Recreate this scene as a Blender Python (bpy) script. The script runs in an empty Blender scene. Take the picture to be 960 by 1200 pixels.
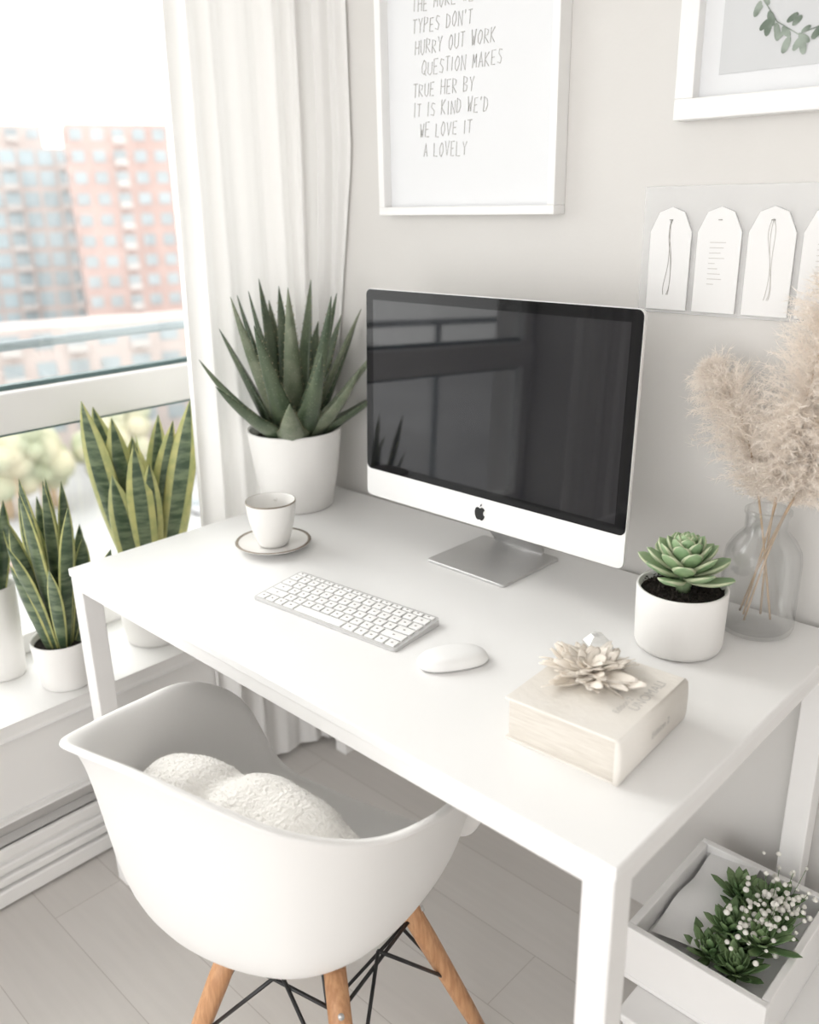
import bpy, bmesh, random
from math import *
from mathutils import Vector, Matrix, noise
random.seed(7)
SC=bpy.context.scene
try:
    SC.view_settings.view_transform='Standard'
    SC.view_settings.look='None'
except Exception: pass

# ------------------------------------------------------------------ materials
def mat(name,col,rough=.5,metal=0,var=0,vscale=20,bump=0,bscale=60,spec=.5,sub=0,stretch=(1,1,1),col2=None,coat=0,sheen=0,speck=None):
    m=bpy.data.materials.new(name);m.use_nodes=True
    nt=m.node_tree;N=nt.nodes;Lk=nt.links
    p=N['Principled BSDF']
    p.inputs['Roughness'].default_value=rough;p.inputs['Metallic'].default_value=metal
    p.inputs['Specular IOR Level'].default_value=spec
    if coat:p.inputs['Coat Weight'].default_value=coat
    if sheen:p.inputs['Sheen Weight'].default_value=sheen
    p.inputs['Base Color'].default_value=(*col,1)
    tc=N.new('ShaderNodeTexCoord');mp=N.new('ShaderNodeMapping');mp.inputs['Scale'].default_value=stretch
    Lk.new(tc.outputs['Object'],mp.inputs['Vector'])
    if var or col2:
        nz=N.new('ShaderNodeTexNoise');nz.inputs['Scale'].default_value=vscale;nz.inputs['Detail'].default_value=3
        Lk.new(mp.outputs[0],nz.inputs['Vector'])
        cr=N.new('ShaderNodeValToRGB')
        c2=col2 if col2 else tuple(max(0,c*(1-var)) for c in col)
        cr.color_ramp.elements[0].position=.38;cr.color_ramp.elements[1].position=.62
        cr.color_ramp.elements[0].color=(*c2,1);cr.color_ramp.elements[1].color=(*col,1)
        Lk.new(nz.outputs['Fac'],cr.inputs['Fac']);out=cr.outputs['Color']
        if speck:
            vo=N.new('ShaderNodeTexVoronoi');vo.inputs['Scale'].default_value=170
            Lk.new(tc.outputs['Object'],vo.inputs['Vector'])
            th=N.new('ShaderNodeMath');th.operation='LESS_THAN';th.inputs[1].default_value=.22
            Lk.new(vo.outputs['Distance'],th.inputs[0])
            ms=N.new('ShaderNodeMath');ms.operation='MULTIPLY';ms.inputs[1].default_value=.55;Lk.new(th.outputs[0],ms.inputs[0])
            mx=N.new('ShaderNodeMix');mx.data_type='RGBA';Lk.new(ms.outputs[0],mx.inputs[0]);Lk.new(out,mx.inputs[6]);mx.inputs[7].default_value=(*speck,1)
            out=mx.outputs[2]
        Lk.new(out,p.inputs['Base Color'])
    if bump:
        nb=N.new('ShaderNodeTexNoise');nb.inputs['Scale'].default_value=bscale;nb.inputs['Detail'].default_value=4
        Lk.new(mp.outputs[0],nb.inputs['Vector'])
        b=N.new('ShaderNodeBump');b.inputs['Strength'].default_value=bump;b.inputs['Distance'].default_value=.01
        Lk.new(nb.outputs['Fac'],b.inputs['Height']);Lk.new(b.outputs['Normal'],p.inputs['Normal'])
    return m
def sheer(name,col,transp,transl):
    m=bpy.data.materials.new(name);m.use_nodes=True;nt=m.node_tree;N=nt.nodes;N.clear();Lk=nt.links
    o=N.new('ShaderNodeOutputMaterial');d=N.new('ShaderNodeBsdfDiffuse');t=N.new('ShaderNodeBsdfTranslucent');tr=N.new('ShaderNodeBsdfTransparent')
    for s in (d,t): s.inputs['Color'].default_value=(*col,1)
    a=N.new('ShaderNodeMixShader');a.inputs[0].default_value=transl
    b=N.new('ShaderNodeMixShader')
    tc=N.new('ShaderNodeTexCoord');wv=N.new('ShaderNodeTexNoise');wv.inputs['Scale'].default_value=900
    Lk.new(tc.outputs['Object'],wv.inputs['Vector'])
    mr=N.new('ShaderNodeMapRange');mr.inputs[3].default_value=transp*.6;mr.inputs[4].default_value=transp*1.4
    Lk.new(wv.outputs['Fac'],mr.inputs[0]);Lk.new(mr.outputs[0],b.inputs[0])
    Lk.new(d.outputs[0],a.inputs[1]);Lk.new(t.outputs[0],a.inputs[2])
    Lk.new(a.outputs[0],b.inputs[1]);Lk.new(tr.outputs[0],b.inputs[2]);Lk.new(b.outputs[0],o.inputs[0])
    return m
def clear(name,tint=(1,1,1),rough=.0,lo=.05,hi=.6,body=None,bodyfac=0):
    m=bpy.data.materials.new(name);m.use_nodes=True;nt=m.node_tree;N=nt.nodes;N.clear();Lk=nt.links
    o=N.new('ShaderNodeOutputMaterial');g=N.new('ShaderNodeBsdfGlossy');g.inputs['Roughness'].default_value=rough
    t=N.new('ShaderNodeBsdfTransparent');t.inputs['Color'].default_value=(*tint,1)
    lw=N.new('ShaderNodeLayerWeight');lw.inputs['Blend'].default_value=.35
    mr=N.new('ShaderNodeMapRange');mr.inputs[3].default_value=lo;mr.inputs[4].default_value=hi
    Lk.new(lw.outputs['Facing'],mr.inputs[0])
    x=N.new('ShaderNodeMixShader');Lk.new(mr.outputs[0],x.inputs[0]);Lk.new(t.outputs[0],x.inputs[1]);Lk.new(g.outputs[0],x.inputs[2])
    last=x
    if body:
        d=N.new('ShaderNodeBsdfDiffuse');d.inputs['Color'].default_value=(*body,1)
        y=N.new('ShaderNodeMixShader');y.inputs[0].default_value=bodyfac
        Lk.new(x.outputs[0],y.inputs[1]);Lk.new(d.outputs[0],y.inputs[2]);last=y
    Lk.new(last.outputs[0],o.inputs[0]);return m
def snake_mat(name):
    m=mat(name,(.16,.23,.09),.4);nt=m.node_tree;N=nt.nodes;Lk=nt.links;p=N['Principled BSDF']
    tc=[n for n in N if n.type=='TEX_COORD'][0]
    mp=N.new('ShaderNodeMapping');mp.inputs['Scale'].default_value=(14,14,60);Lk.new(tc.outputs['Object'],mp.inputs[0])
    nz=N.new('ShaderNodeTexNoise');nz.inputs['Scale'].default_value=1;nz.inputs['Detail'].default_value=5;nz.inputs['Roughness'].default_value=.6
    cr=N.new('ShaderNodeValToRGB');cr.color_ramp.elements[0].position=.42;cr.color_ramp.elements[1].position=.62
    cr.color_ramp.elements[0].color=(.045,.080,.042,1);cr.color_ramp.elements[1].color=(.17,.22,.125,1)
    Lk.new(mp.outputs[0],nz.inputs['Vector']);Lk.new(nz.outputs['Fac'],cr.inputs['Fac']);Lk.new(cr.outputs[0],p.inputs['Base Color'])
    return m

M_wall=mat('wall_paint',(.700,.684,.662),.85,var=.02,vscale=3,bump=.04,bscale=150,spec=.2)
M_trim=mat('trim_paint',(.84,.83,.815),.45,var=.02,vscale=4)
M_shade=mat('recess_shade',(.60,.58,.56),.7,var=.03,vscale=5)  # shadow of the recess above the heater, put into its grey
M_ceil=mat('ceiling_paint',(.85,.84,.83),.9,var=.01)
M_lam=mat('white_laminate',(.875,.87,.862),.30,var=.01,vscale=6,bump=.01,bscale=300)
M_lam2=mat('white_steel',(.86,.85,.84),.38,var=.01)
M_plastic=mat('white_plastic',(.87,.86,.845),.38,var=.01,vscale=5)
M_wood=mat('beech_wood',(.60,.33,.17),.45,col2=(.48,.24,.115),vscale=14,stretch=(12,12,1.2),bump=.05)
M_black=mat('black_wire',(.015,.015,.016),.4,var=.1)
M_fur=mat('soft_wool',(.90,.875,.835),.95,var=.03,vscale=60,bump=.5,bscale=160,sheen=.4)
M_alu=mat('aluminium',(.62,.615,.61),.36,metal=.6,var=.03,vscale=8)
M_alul=mat('pale_aluminium',(.84,.835,.83),.35,metal=.1,var=.01,vscale=8)
M_kb=mat('keyboard_base',(.62,.615,.61),.4,metal=.3,var=.01,vscale=8)
M_bez=mat('screen_border_glass',(.003,.003,.004),.04,var=.1,spec=.3)
M_scr=mat('screen_glass',(.008,.008,.011),.035,var=.1,vscale=3,spec=.6)
M_key=mat('key_plastic',(.88,.877,.87),.4,var=.01)
M_logo=mat('black_logo',(.01,.01,.01),.2,var=.1)
M_cer=mat('white_ceramic',(.84,.825,.80),.22,var=.015,vscale=9)
M_cermat=mat('matte_ceramic',(.85,.835,.815),.6,var=.02,vscale=12,bump=.05,bscale=80)
M_brown=mat('glaze_rim',(.26,.21,.16),.4,var=.3,vscale=40)
M_soil=mat('soil',(.035,.024,.018),.95,var=.6,vscale=120,bump=1,bscale=200)
M_aloe=mat('aloe_leaf',(.110,.140,.085),.36,col2=(.058,.088,.050),vscale=22,stretch=(1,1,.5),bump=.05,bscale=90,speck=(.26,.30,.20))
M_aloe2=mat('aloe_leaf_pale',(.20,.225,.155),.40,col2=(.13,.16,.10),vscale=30,bump=.05,speck=(.34,.37,.27))
M_tooth=mat('aloe_teeth',(.42,.38,.24),.5,var=.1)
M_snk=snake_mat('snake_leaf')
M_snky=mat('snake_leaf_margin',(.52,.51,.20),.45,col2=(.38,.41,.16),vscale=40)
M_suc=mat('succulent_leaf',(.33,.45,.25),.45,col2=(.23,.36,.19),vscale=25)
M_suct=mat('succulent_tip',(.52,.57,.38),.45,var=.1)
M_pamp=sheer('pampas_fluff',(.97,.915,.855),.0,.45)
M_stem=mat('dry_stem',(.60,.45,.31),.8,var=.2,vscale=40)
M_cover=mat('book_cover_cream',(.82,.785,.735),.55,col2=(.78,.74,.685),vscale=9,bump=.12,bscale=120)
M_pages=mat('book_pages',(.74,.70,.64),.9,col2=(.60,.555,.495),vscale=30,stretch=(1,1,60))
M_ink=mat('grey_ink',(.40,.38,.36),.8,var=.05)
M_inkl=mat('pale_ink',(.58,.56,.53),.8,var=.05)
M_inkp=mat('poster_ink',(.50,.49,.475),.8,var=.05)
M_petal=mat('cream_petal',(.88,.82,.74),.85,col2=(.80,.73,.64),vscale=25,bump=.2,bscale=90)
M_paper=mat('white_paper',(.80,.81,.825),.8,var=.01,vscale=4)
M_tissue=mat('tissue_paper',(.84,.835,.83),.85,var=.01,vscale=4)
M_paperg=mat('grey_paper',(.64,.65,.66),.8,var=.03,vscale=5)
M_frame=mat('white_frame_paint',(.88,.875,.865),.4,var=.01)
M_green=mat('foliage_green',(.10,.18,.07),.5,col2=(.20,.29,.13),vscale=30)
M_bud=mat('white_buds',(.82,.80,.74),.7,var=.1,vscale=50)
M_wglass=clear('window_glass',(.98,.99,.985),0,.02,.35)
M_vglass=clear('bottle_glass',(.99,.992,.99),.02,.02,.50,(.9,.9,.9),.02)
M_acr=clear('clear_acrylic',(1,1,1),.08,.01,.10,(.97,.97,.97),.30)
M_cry=clear('crystal',(.985,.985,.98),.03,.06,.6,(.9,.9,.88),.08)
M_tag=mat('tag_paper',(.84,.835,.83),.75,var=.01)
M_curt=sheer('sheer_curtain',(.94,.93,.915),.05,.18)
M_gasket=mat('window_gasket',(.10,.16,.16),.5,var=.1)
M_rail=mat('rail_metal',(.24,.28,.29),.4,metal=.2,var=.05)

# ------------------------------------------------------------------ mesh builder
class B:
    def __init__(s): s.v=[];s.f=[];s.m=[];s.s=[];s.mats=[]
    def mi(s,m):
        if m not in s.mats: s.mats.append(m)
        return s.mats.index(m)
    def add(s,vs,fs,m,smooth=True):
        o=len(s.v);s.v+=[tuple(v) for v in vs]
        if not isinstance(m,list): m=[m]*len(fs)
        for f,mm in zip(fs,m):
            s.f.append([i+o for i in f]);s.m.append(s.mi(mm));s.s.append(smooth)
    def box(s,lo,hi,m,bev=0,seg=2,M=None):
        bm=bmesh.new();bmesh.ops.create_cube(bm,size=1)
        for v in bm.verts:
            v.co=Vector([(lo[i]+hi[i])/2+v.co[i]*(hi[i]-lo[i]) for i in range(3)])
        if bev: bmesh.ops.bevel(bm,geom=bm.edges[:],offset=bev,segments=seg,affect='EDGES',profile=.5)
        if M: bm.transform(M)
        bm.verts.index_update()
        s.add([v.co[:] for v in bm.verts],[[v.index for v in f.verts] for f in bm.faces],m,False);bm.free()
    def rbox(s,lo,hi,r,m,axis=2,seg=6,bev=0):
        a,b=[i for i in range(3) if i!=axis]
        pts=[]
        for cx,cy,st in ((hi[a]-r,hi[b]-r,0),(lo[a]+r,hi[b]-r,90),(lo[a]+r,lo[b]+r,180),(hi[a]-r,lo[b]+r,270)):
            for i in range(seg+1):
                t=radians(st+90*i/seg);pts.append((cx+r*cos(t),cy+r*sin(t)))
        n=len(pts);vs=[];fs=[]
        cx=(lo[a]+hi[a])/2;cy=(lo[b]+hi[b])/2
        lv=[(lo[axis],bev),(lo[axis]+bev,0),(hi[axis]-bev,0),(hi[axis],bev)] if bev else [(lo[axis],0),(hi[axis],0)]
        for z,ins in lv:
            for p in pts:
                q=[0,0,0];q[a]=p[0]-(ins if p[0]>cx else -ins);q[b]=p[1]-(ins if p[1]>cy else -ins);q[axis]=z;vs.append(q)
        for k in range(len(lv)-1):
            for i in range(n):
                j=(i+1)%n;fs.append([k*n+i,k*n+j,(k+1)*n+j,(k+1)*n+i])
        fs.append(list(range(n))[::-1]);fs.append([(len(lv)-1)*n+i for i in range(n)])
        s.add(vs,fs,m,False)
    def lathe(s,prof,m,c=(0,0,0),seg=48,smooth=True):
        vs=[];fs=[];ms=[]
        n=len(prof)
        for r,z in prof:
            for i in range(seg):
                a=2*pi*i/seg;vs.append((c[0]+r*cos(a),c[1]+r*sin(a),c[2]+z))
        for k in range(n-1):
            mm=m[k] if isinstance(m,list) else m
            for i in range(seg):
                j=(i+1)%seg;fs.append([k*seg+i,k*seg+j,(k+1)*seg+j,(k+1)*seg+i]);ms.append(mm)
        s.add(vs,fs,ms,smooth)
    def tube(s,pts,rad,m,seg=8):
        pts=[Vector(p) for p in pts];n=len(pts)
        if not isinstance(rad,(list,tuple)): rad=[rad]*n
        vs=[];fs=[]
        t0=(pts[1]-pts[0]).normalized();u=t0.orthogonal().normalized()
        for k in range(n):
            t=(pts[min(k+1,n-1)]-pts[max(k-1,0)]).normalized()
            u=(u-t*u.dot(t)).normalized();w=t.cross(u)
            for i in range(seg):
                a=2*pi*i/seg;vs.append(pts[k]+(u*cos(a)+w*sin(a))*rad[k])
        for k in range(n-1):
            for i in range(seg):
                j=(i+1)%seg;fs.append([k*seg+i,k*seg+j,(k+1)*seg+j,(k+1)*seg+i])
        fs.append(list(range(seg))[::-1]);fs.append([(n-1)*seg+i for i in range(seg)])
        s.add(vs,fs,m,True)
    def leaf(s,base,az,el,L,W,T,curl,m,edge=None,prof='aloe',n=12,k=10,twist=0,chan=0,side_bend=0,roll=0,ew=1,teeth=None):
        p=Vector(base);vs=[];fs=[];ms=[];tt=[]
        es=set()
        for q in range(ew):
            es|={q,k-1-q,k//2+q,k//2-1-q}
        for i in range(n+1):
            t=i/n
            e=el+curl*t; a2=az+side_bend*t
            h=Vector((cos(a2),sin(a2),0));tan=h*cos(e)+Vector((0,0,sin(e)))
            nr=-h*sin(e)+Vector((0,0,cos(e)));sd=Vector((-sin(a2),cos(a2),0))
            if twist or roll:
                R=Matrix.Rotation(roll+twist*t,3,tan);nr=R@nr;sd=R@sd
            if prof=='aloe': w=(.82+.18*sin(pi*min(t*2.2,1)))*(1-t**1.8)**.85;th=(1-t)**.6
            elif prof=='snake': w=(.5+.5*sin(pi/2*min(t/.55,1)))*(1 if t<.6 else max(0,1-((t-.6)/.4)**2));th=1-.6*t
            elif prof=='suc': w=(.45+.55*sin(pi/2*min(t/.6,1)))*(1 if t<.62 else sqrt(max(0,1-((t-.62)/.38)**1.7)));th=.6+.4*sin(pi*min(t*1.1,1)) if t<.9 else .3
            else: w=(.5+.5*sin(pi*min(t*1.2,1)))*(1 if t<.85 else 1-.5*(t-.85)/.15);th=1
            if i==n and prof!='petal': w=.02;th=.05
            for j in range(k):
                a=2*pi*j/k
                vs.append(p+sd*(W*w/2*cos(a))+nr*(T*th/2*sin(a)+chan*W*w*cos(a)**2))
            if teeth and 0<i<n-1:
                for sgn in (-1,1):
                    c=p+sd*(sgn*W*w/2)+nr*(chan*W*w)
                    tt.append([c-tan*.0022-sd*sgn*.001,c+tan*.0022-sd*sgn*.001,c+sd*sgn*.0032+tan*.0016,c+nr*.0012-sd*sgn*.001])
            p=p+tan*(L/n)
        for i in range(n):
            for j in range(k):
                jj=(j+1)%k;fs.append([i*k+j,i*k+jj,(i+1)*k+jj,(i+1)*k+j])
                ms.append(edge if (edge and j in es) else m)
        fs.append([n*k+j for j in range(k)]);ms.append(m)
        s.add(vs,fs,ms,True)
        for q in tt: s.add(q,[[0,1,2],[0,2,3],[1,3,2]],teeth,False)
    def obj(s,name,loc=(0,0,0),rz=0,parent=None,rot=None):
        me=bpy.data.meshes.new(name);me.from_pydata(s.v,[],s.f)
        for m in s.mats: me.materials.append(m)
        for p,mi,sm in zip(me.polygons,s.m,s.s): p.material_index=mi;p.use_smooth=sm
        me.update()
        bm=bmesh.new();bm.from_mesh(me);bmesh.ops.recalc_face_normals(bm,faces=bm.faces);bm.to_mesh(me);bm.free()
        o=bpy.data.objects.new(name,me);bpy.context.collection.objects.link(o)
        o.location=loc;o.rotation_euler=rot if rot else (0,0,rz)
        if parent:o.parent=parent
        return o
def empty(name,loc=(0,0,0),rz=0):
    e=bpy.data.objects.new(name,None);bpy.context.collection.objects.link(e);e.location=loc;e.rotation_euler=(0,0,rz);e.empty_display_size=.05;return e
def text(name,s,size,loc,m,parent,rot=(pi/2,0,0),align='CENTER',shear=0,off=0,sx=1):
    c=bpy.data.curves.new(name,'FONT');c.body=s;c.size=size;c.align_x=align;c.extrude=.0001;c.shear=shear;c.offset=off
    c.materials.append(m)
    o=bpy.data.objects.new(name,c);bpy.context.collection.objects.link(o);o.location=loc;o.rotation_euler=rot;o.parent=parent;o.scale=(sx,1,1);return o
def smooth_mod(o,lv=1):
    m=o.modifiers.new('sub','SUBSURF');m.levels=lv;m.render_levels=lv
R=radians
YW=.7127; DZ=.7478
# ------------------------------------------------------------------ room
b=B();b.box((-.55,YW,-.0),(3.4,YW+.12,2.6),M_wall);b.obj('wall_back')
b=B()
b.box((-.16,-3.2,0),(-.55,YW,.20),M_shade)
b.box((-.12,-3.2,.20),(-.55,YW,.385),M_trim)
b.box((-.12,.68,.42),(-.55,YW,2.6),M_wall)
b.box((-.12,-3.2,.42),(-.55,-.95,2.6),M_wall)
b.box((-.12,-.95,2.32),(-.55,.68,2.6),M_wall)
b.obj('wall_left')
b=B();b.box((-.105,-3.2,.385),(-.44,.7,.42),M_trim,.006);b.obj('trim_window_sill')
b=B();b.box((-.112,-3.2,.192),(-.125,.7,.206),M_trim,.003);b.obj('trim_1')
b=B()
b.box((-.16,-3.2,.0),(-.118,.7,.135),M_trim,.003)
for z0,z1,x in ((.008,.045,-.100),(.052,.072,-.104),(.080,.100,-.108),(.108,.135,-.112)):
    b.box((-.13,-3.2,z0),(x,.7,z1),M_trim,.004)
b.obj('baseboard_heater')
b=B();b.box((3.3,-3.2,0),(3.4,YW,2.6),M_wall);b.obj('wall_right')
b=B();b.box((-.55,-3.2,2.6),(3.4,YW+.12,2.7),M_ceil);b.obj('ceiling')
mf=bpy.data.materials.new('floor_planks');mf.use_nodes=True;nt=mf.node_tree;N=nt.nodes;Lk=nt.links;p=N['Principled BSDF']
p.inputs['Roughness'].default_value=.5
tc=N.new('ShaderNodeTexCoord');br=N.new('ShaderNodeTexBrick')
br.inputs['Scale'].default_value=1;br.inputs['Brick Width'].default_value=1.6;br.inputs['Row Height'].default_value=.150
br.inputs['Mortar Size'].default_value=.0012;br.inputs['Mortar Smooth'].default_value=.4
br.inputs['Color1'].default_value=(.65,.62,.59,1);br.inputs['Color2'].default_value=(.62,.59,.56,1);br.inputs['Mortar'].default_value=(.49,.455,.425,1)
Lk.new(tc.outputs['Object'],br.inputs['Vector'])
mp=N.new('ShaderNodeMapping');mp.inputs['Scale'].default_value=(1.5,22,1);nz=N.new('ShaderNodeTexNoise');nz.inputs['Scale'].default_value=3;nz.inputs['Detail'].default_value=6
Lk.new(tc.outputs['Object'],mp.inputs[0]);Lk.new(mp.outputs[0],nz.inputs['Vector'])
mr=N.new('ShaderNodeMapRange');mr.inputs[3].default_value=.94;mr.inputs[4].default_value=1.05;Lk.new(nz.outputs['Fac'],mr.inputs[0])
mx=N.new('ShaderNodeVectorMath');mx.operation='SCALE';Lk.new(br.outputs['Color'],mx.inputs[0]);Lk.new(mr.outputs[0],mx.inputs['Scale'])
Lk.new(mx.outputs[0],p.inputs['Base Color'])
b=B();b.box((-.55,-3.2,-.1),(3.4,YW+.12,0),mf);b.obj('floor')

# ------------------------------------------------------------------ window
WX=-.40;WY=.68
w=empty('window_1',(WX,0,0))
b=B()
b.box((-.03,-.95,.42),(.03,WY,.47),M_trim,.004)
b.box((-.035,-.95,.945),(.04,WY,1.035),M_trim,.006)
b.box((-.03,-.95,2.25),(.03,WY,2.32),M_trim,.004)
b.box((-.03,-.95,.47),(.03,-.90,2.25),M_trim,.004)
b.box((-.03,WY-.04,.47),(.03,WY,2.25),M_trim,.004)
b.box((-.012,-.9,1.035),(.012,WY-.04,1.045),M_gasket)
b.box((-.012,-.9,.935),(.012,WY-.04,.945),M_gasket)
b.obj('frame',parent=w)
b=B();b.box((-.003,-.9,1.045),(.003,WY-.04,2.25),M_wglass);b.obj('upper_pane',parent=w)
b=B();b.box((-.003,-.9,.47),(.003,WY-.04,.935),M_wglass);b.obj('lower_pane',parent=w)
b=B()
b.tube([(-.8,-3,1.070),(-.8,2,1.070)],.013,M_rail,12)
for y in (-2.2,-.9,.9,1.9): b.tube([(-.8,y,-.2),(-.8,y,1.06)],.012,M_rail,8)
b.box((-.95,-3,-.3),(-.57,2,-.2),M_rail)
b.obj('balcony_railing')

# ------------------------------------------------------------------ curtains
def curtain(name,path,top,folds,amp,seed,shift=None):
    pts=[Vector((*q,0)) for q in path]
    ls=[0]
    for i in range(1,len(pts)): ls.append(ls[-1]+(pts[i]-pts[i-1]).length)
    def at(s):
        d=s*ls[-1]
        for i in range(1,len(pts)):
            if d<=ls[i]+1e-9:
                k=(d-ls[i-1])/(ls[i]-ls[i-1]);return pts[i-1].lerp(pts[i],k),(pts[i]-pts[i-1]).normalized()
        return pts[-1],(pts[-1]-pts[-2]).normalized()
    nu,nz=340,46;vs=[];fs=[]
    for j in range(nz+1):
        z=.015+(top-.015)*j/nz
        for i in range(nu+1):
            s=i/nu;P,t=at(s);t2=at(min(1,s+.04))[1]+at(max(0,s-.04))[1];t2.normalize();nr=Vector((t2.y,-t2.x,0))
            ph=2*pi*folds*(s+.06*sin(5*s+seed)+.008*sin(1.6*z+seed+7*s))
            am=amp*(.6+.4*sin(7*s+seed+.35*z))*(1-.85*max(0,(s-.72)/.28))
            o=nr*(am*sin(ph)+.22*am*sin(2.3*ph+1+.5*z))
            q=P+o
            if shift: q=Vector(shift(q,z,s))
            vs.append((q.x,q.y,z))
    for j in range(nz):
        for i in range(nu):
            a=j*(nu+1)+i;fs.append([a,a+1,a+nu+2,a+nu+1])
    b=B();b.add(vs,fs,M_curt);return b.obj(name)
def sh(q,z,s):
    k=min(1,max(0,(1.5-z)/.65))
    x=q.x-.10*max(0,(q.x+.05)/.13)*k
    y=min(q.y,YW-.006)
    y+= -.02*(1-s)*min(1,max(0,(1.8-z)/1.2))
    return (x,y,z)
curtain('curtain',[(-.085,.375),(-.085,.50),(-.083,.60),(-.065,.655),(-.02,.69),(.04,.70),(.085,.702)],2.5,8,.022,1.3,sh)
curtain('curtain',[(-.075,-1.15),(-.075,-.95),(-.075,-.78)],2.5,6,.025,2.9)

# ------------------------------------------------------------------ desk
d=empty('white_desk',(0,0,0))
X0,X1,Y0,Y1=-.012,1.2,0,.695
b=B();b.box((X0,Y0,DZ-.016),(X1,Y1,DZ),M_lam,.002);b.obj('top',parent=d)
b=B();L=.040;zt=DZ-.0165
b.box((X0+.003,Y0+.003,zt-.026),(X1-.003,Y0+.028,zt),M_lam2,.002)
b.box((X0+.003,Y1-.028,zt-.026),(X1-.003,Y1-.003,zt),M_lam2,.002)
b.box((X0+.003,Y0+.029,zt-.026),(X0+.028,Y1-.029,zt),M_lam2,.002)
b.box((X1-.028,Y0+.029,zt-.026),(X1-.003,Y1-.029,zt),M_lam2,.002)
b.obj('frame_rails',parent=d)
i=1
for x in (X0+.002,X1-.002-L):
    for y in (Y0+.002,Y1-.002-L):
        b=B();b.box((x,y,0),(x+L,y+L,zt-.001),M_lam2,.0025);b.obj('leg_%d'%i,parent=d);i+=1

# ------------------------------------------------------------------ chair
CH=empty('armchair',(.655,-.012,0),R(13))
SZ=.405
ctrl=[(0,.25,SZ),(.13,.25,SZ+.005),(.225,.235,.44),(.285,.20,.56),(.315,.10,.635),(.315,-.03,.66),(.285,-.15,.69),(.215,-.24,.735),(.11,-.285,.775),(0,-.298,.79)]
KX=.885
ctrl=[(x*KX,y*.93,z) for x,y,z in ctrl]
full=ctrl+[(-x,y,z) for x,y,z in ctrl[-2:0:-1]]
def cr(P,s):
    n=len(P);k=int(floor(s))%n;t=s-floor(s)
    p0,p1,p2,p3=[Vector(P[(k+i-1)%n]) for i in range(4)]
    return .5*((2*p1)+(-p0+p2)*t+(2*p0-5*p1+4*p2-p3)*t*t+(-p0+3*p1-3*p2+p3)*t**3)
prof=[(0,0),(.2,.0),(.4,.004),(.56,.02),(.68,.07),(.765,.16),(.815,.30),(.845,.46),(.868,.62),(.89,.77),(.915,.89),(.95,.965),(.985,1.0),(1.02,.99)]
nu=96;vs=[];fs=[]
for t,(fr,h) in enumerate(prof):
    for i in range(nu):
        Rm=cr(full,i*len(full)/nu)
        hh=Rm.z-SZ
        c0=Vector((0,-.02,SZ))
        w_=min(1,max(0,(hh-.01)/.12))
        z=SZ+hh*h-(1-w_)*.02*max(0,(fr-.85)/.15)**2
        vs.append((Rm.x*fr,c0.y+(Rm.y-c0.y)*fr,z-.012*(1-fr)**2))
for k in range(1,len(prof)-1):
    for i in range(nu):
        j=(i+1)%nu;fs.append([k*nu+i,k*nu+j,(k+1)*nu+j,(k+1)*nu+i])
fs.append([nu+i for i in range(nu)])
b=B();b.add(vs[0:],fs,M_plastic);o=b.obj('seat_shell',parent=CH)
bm=bmesh.new();bm.from_mesh(o.data);bmesh.ops.delete(bm,geom=[v for v in bm.verts if not v.link_faces],context='VERTS');bm.to_mesh(o.data);bm.free()
m=o.modifiers.new('solid','SOLIDIFY');m.thickness=.006;m.offset=0
smooth_mod(o,1)
i=1
tops=[];feet=[];LO=Vector((.042,.012,0))
for sx,sy in ((-1,-1),(1,-1),(1,1),(-1,1)):
    b=B();T=Vector((sx*.088,sy*.088,SZ-.036))+LO;F_=Vector((sx*.195,sy*.195,0))+LO
    b.tube([F_,F_.lerp(T,.25),F_.lerp(T,.7),T],[.0115,.0145,.0175,.0165],M_wood,18);b.obj('leg_%d'%i,parent=CH)
    b=B();q=F_.lerp(T,.86);h=Vector((sx,sy,0)).normalized()
    b.tube([q+h*.010,q+h*.021+Vector((0,0,.004))],.0045,M_alu,12);b.obj('bolt_%d'%i,parent=CH)
    i+=1;tops.append(T);feet.append(F_)
b=B()
q=[feet[k].lerp(tops[k],.84) for k in range(4)];lw=[feet[k].lerp(tops[k],.42) for k in range(4)]
for k in range(4):
    n=(k+1)%4
    b.tube([q[k],q[n]],.0032,M_black)
    b.tube([lw[k],(q[k]+q[n])/2+Vector((0,0,.02))],.0032,M_black);b.tube([lw[n],(q[k]+q[n])/2+Vector((0,0,.02))],.0032,M_black)
b.tube([q[0],lw[0].lerp(lw[2],.5),q[2]],.0032,M_black);b.tube([q[1],lw[1].lerp(lw[3],.5),q[3]],.0032,M_black)
for k in range(4): b.tube([q[k],Vector((q[k].x*.8,q[k].y*.8,SZ-.018))],.0045,M_black)
b.obj('wire_base',parent=CH)
# one soft, slumped throw cushion lying across the seat, folded in the middle
sg=lambda v,p:copysign(abs(v)**p,v)
CUe=empty('throw_cushion',(.675,-.078,.50),R(13))
b=B();fb=B()
sz=(.205,.075,.078)
def PP(u,v):
    x=sz[0]*sg(cos(v),.75)*sg(cos(u),.75);y=sz[1]*sg(cos(v),.8)*sg(sin(u),.7);z=sz[2]*sin(v)
    f=x/sz[0]
    z*=(1-.28*exp(-((f+.30)/.13)**2))*(1-.25*max(0,f)**2)   # fold and slump
    y*=(1-.10*exp(-((f+.30)/.16)**2))
    z+=.055+.030*(-f)+.010*sin(3*f)
    p=Vector((x,y-.02*f*f,z))
    q=p*9
    p+=Vector((x,y,z-.05)).normalized()*(noise.noise(q)*.010+noise.noise(q*3.1)*.003)
    return p
nu,nv=120,50
vs=[PP(2*pi*i/nu,-pi/2+pi*j/nv) for j in range(nv+1) for i in range(nu)];fs=[]
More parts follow.
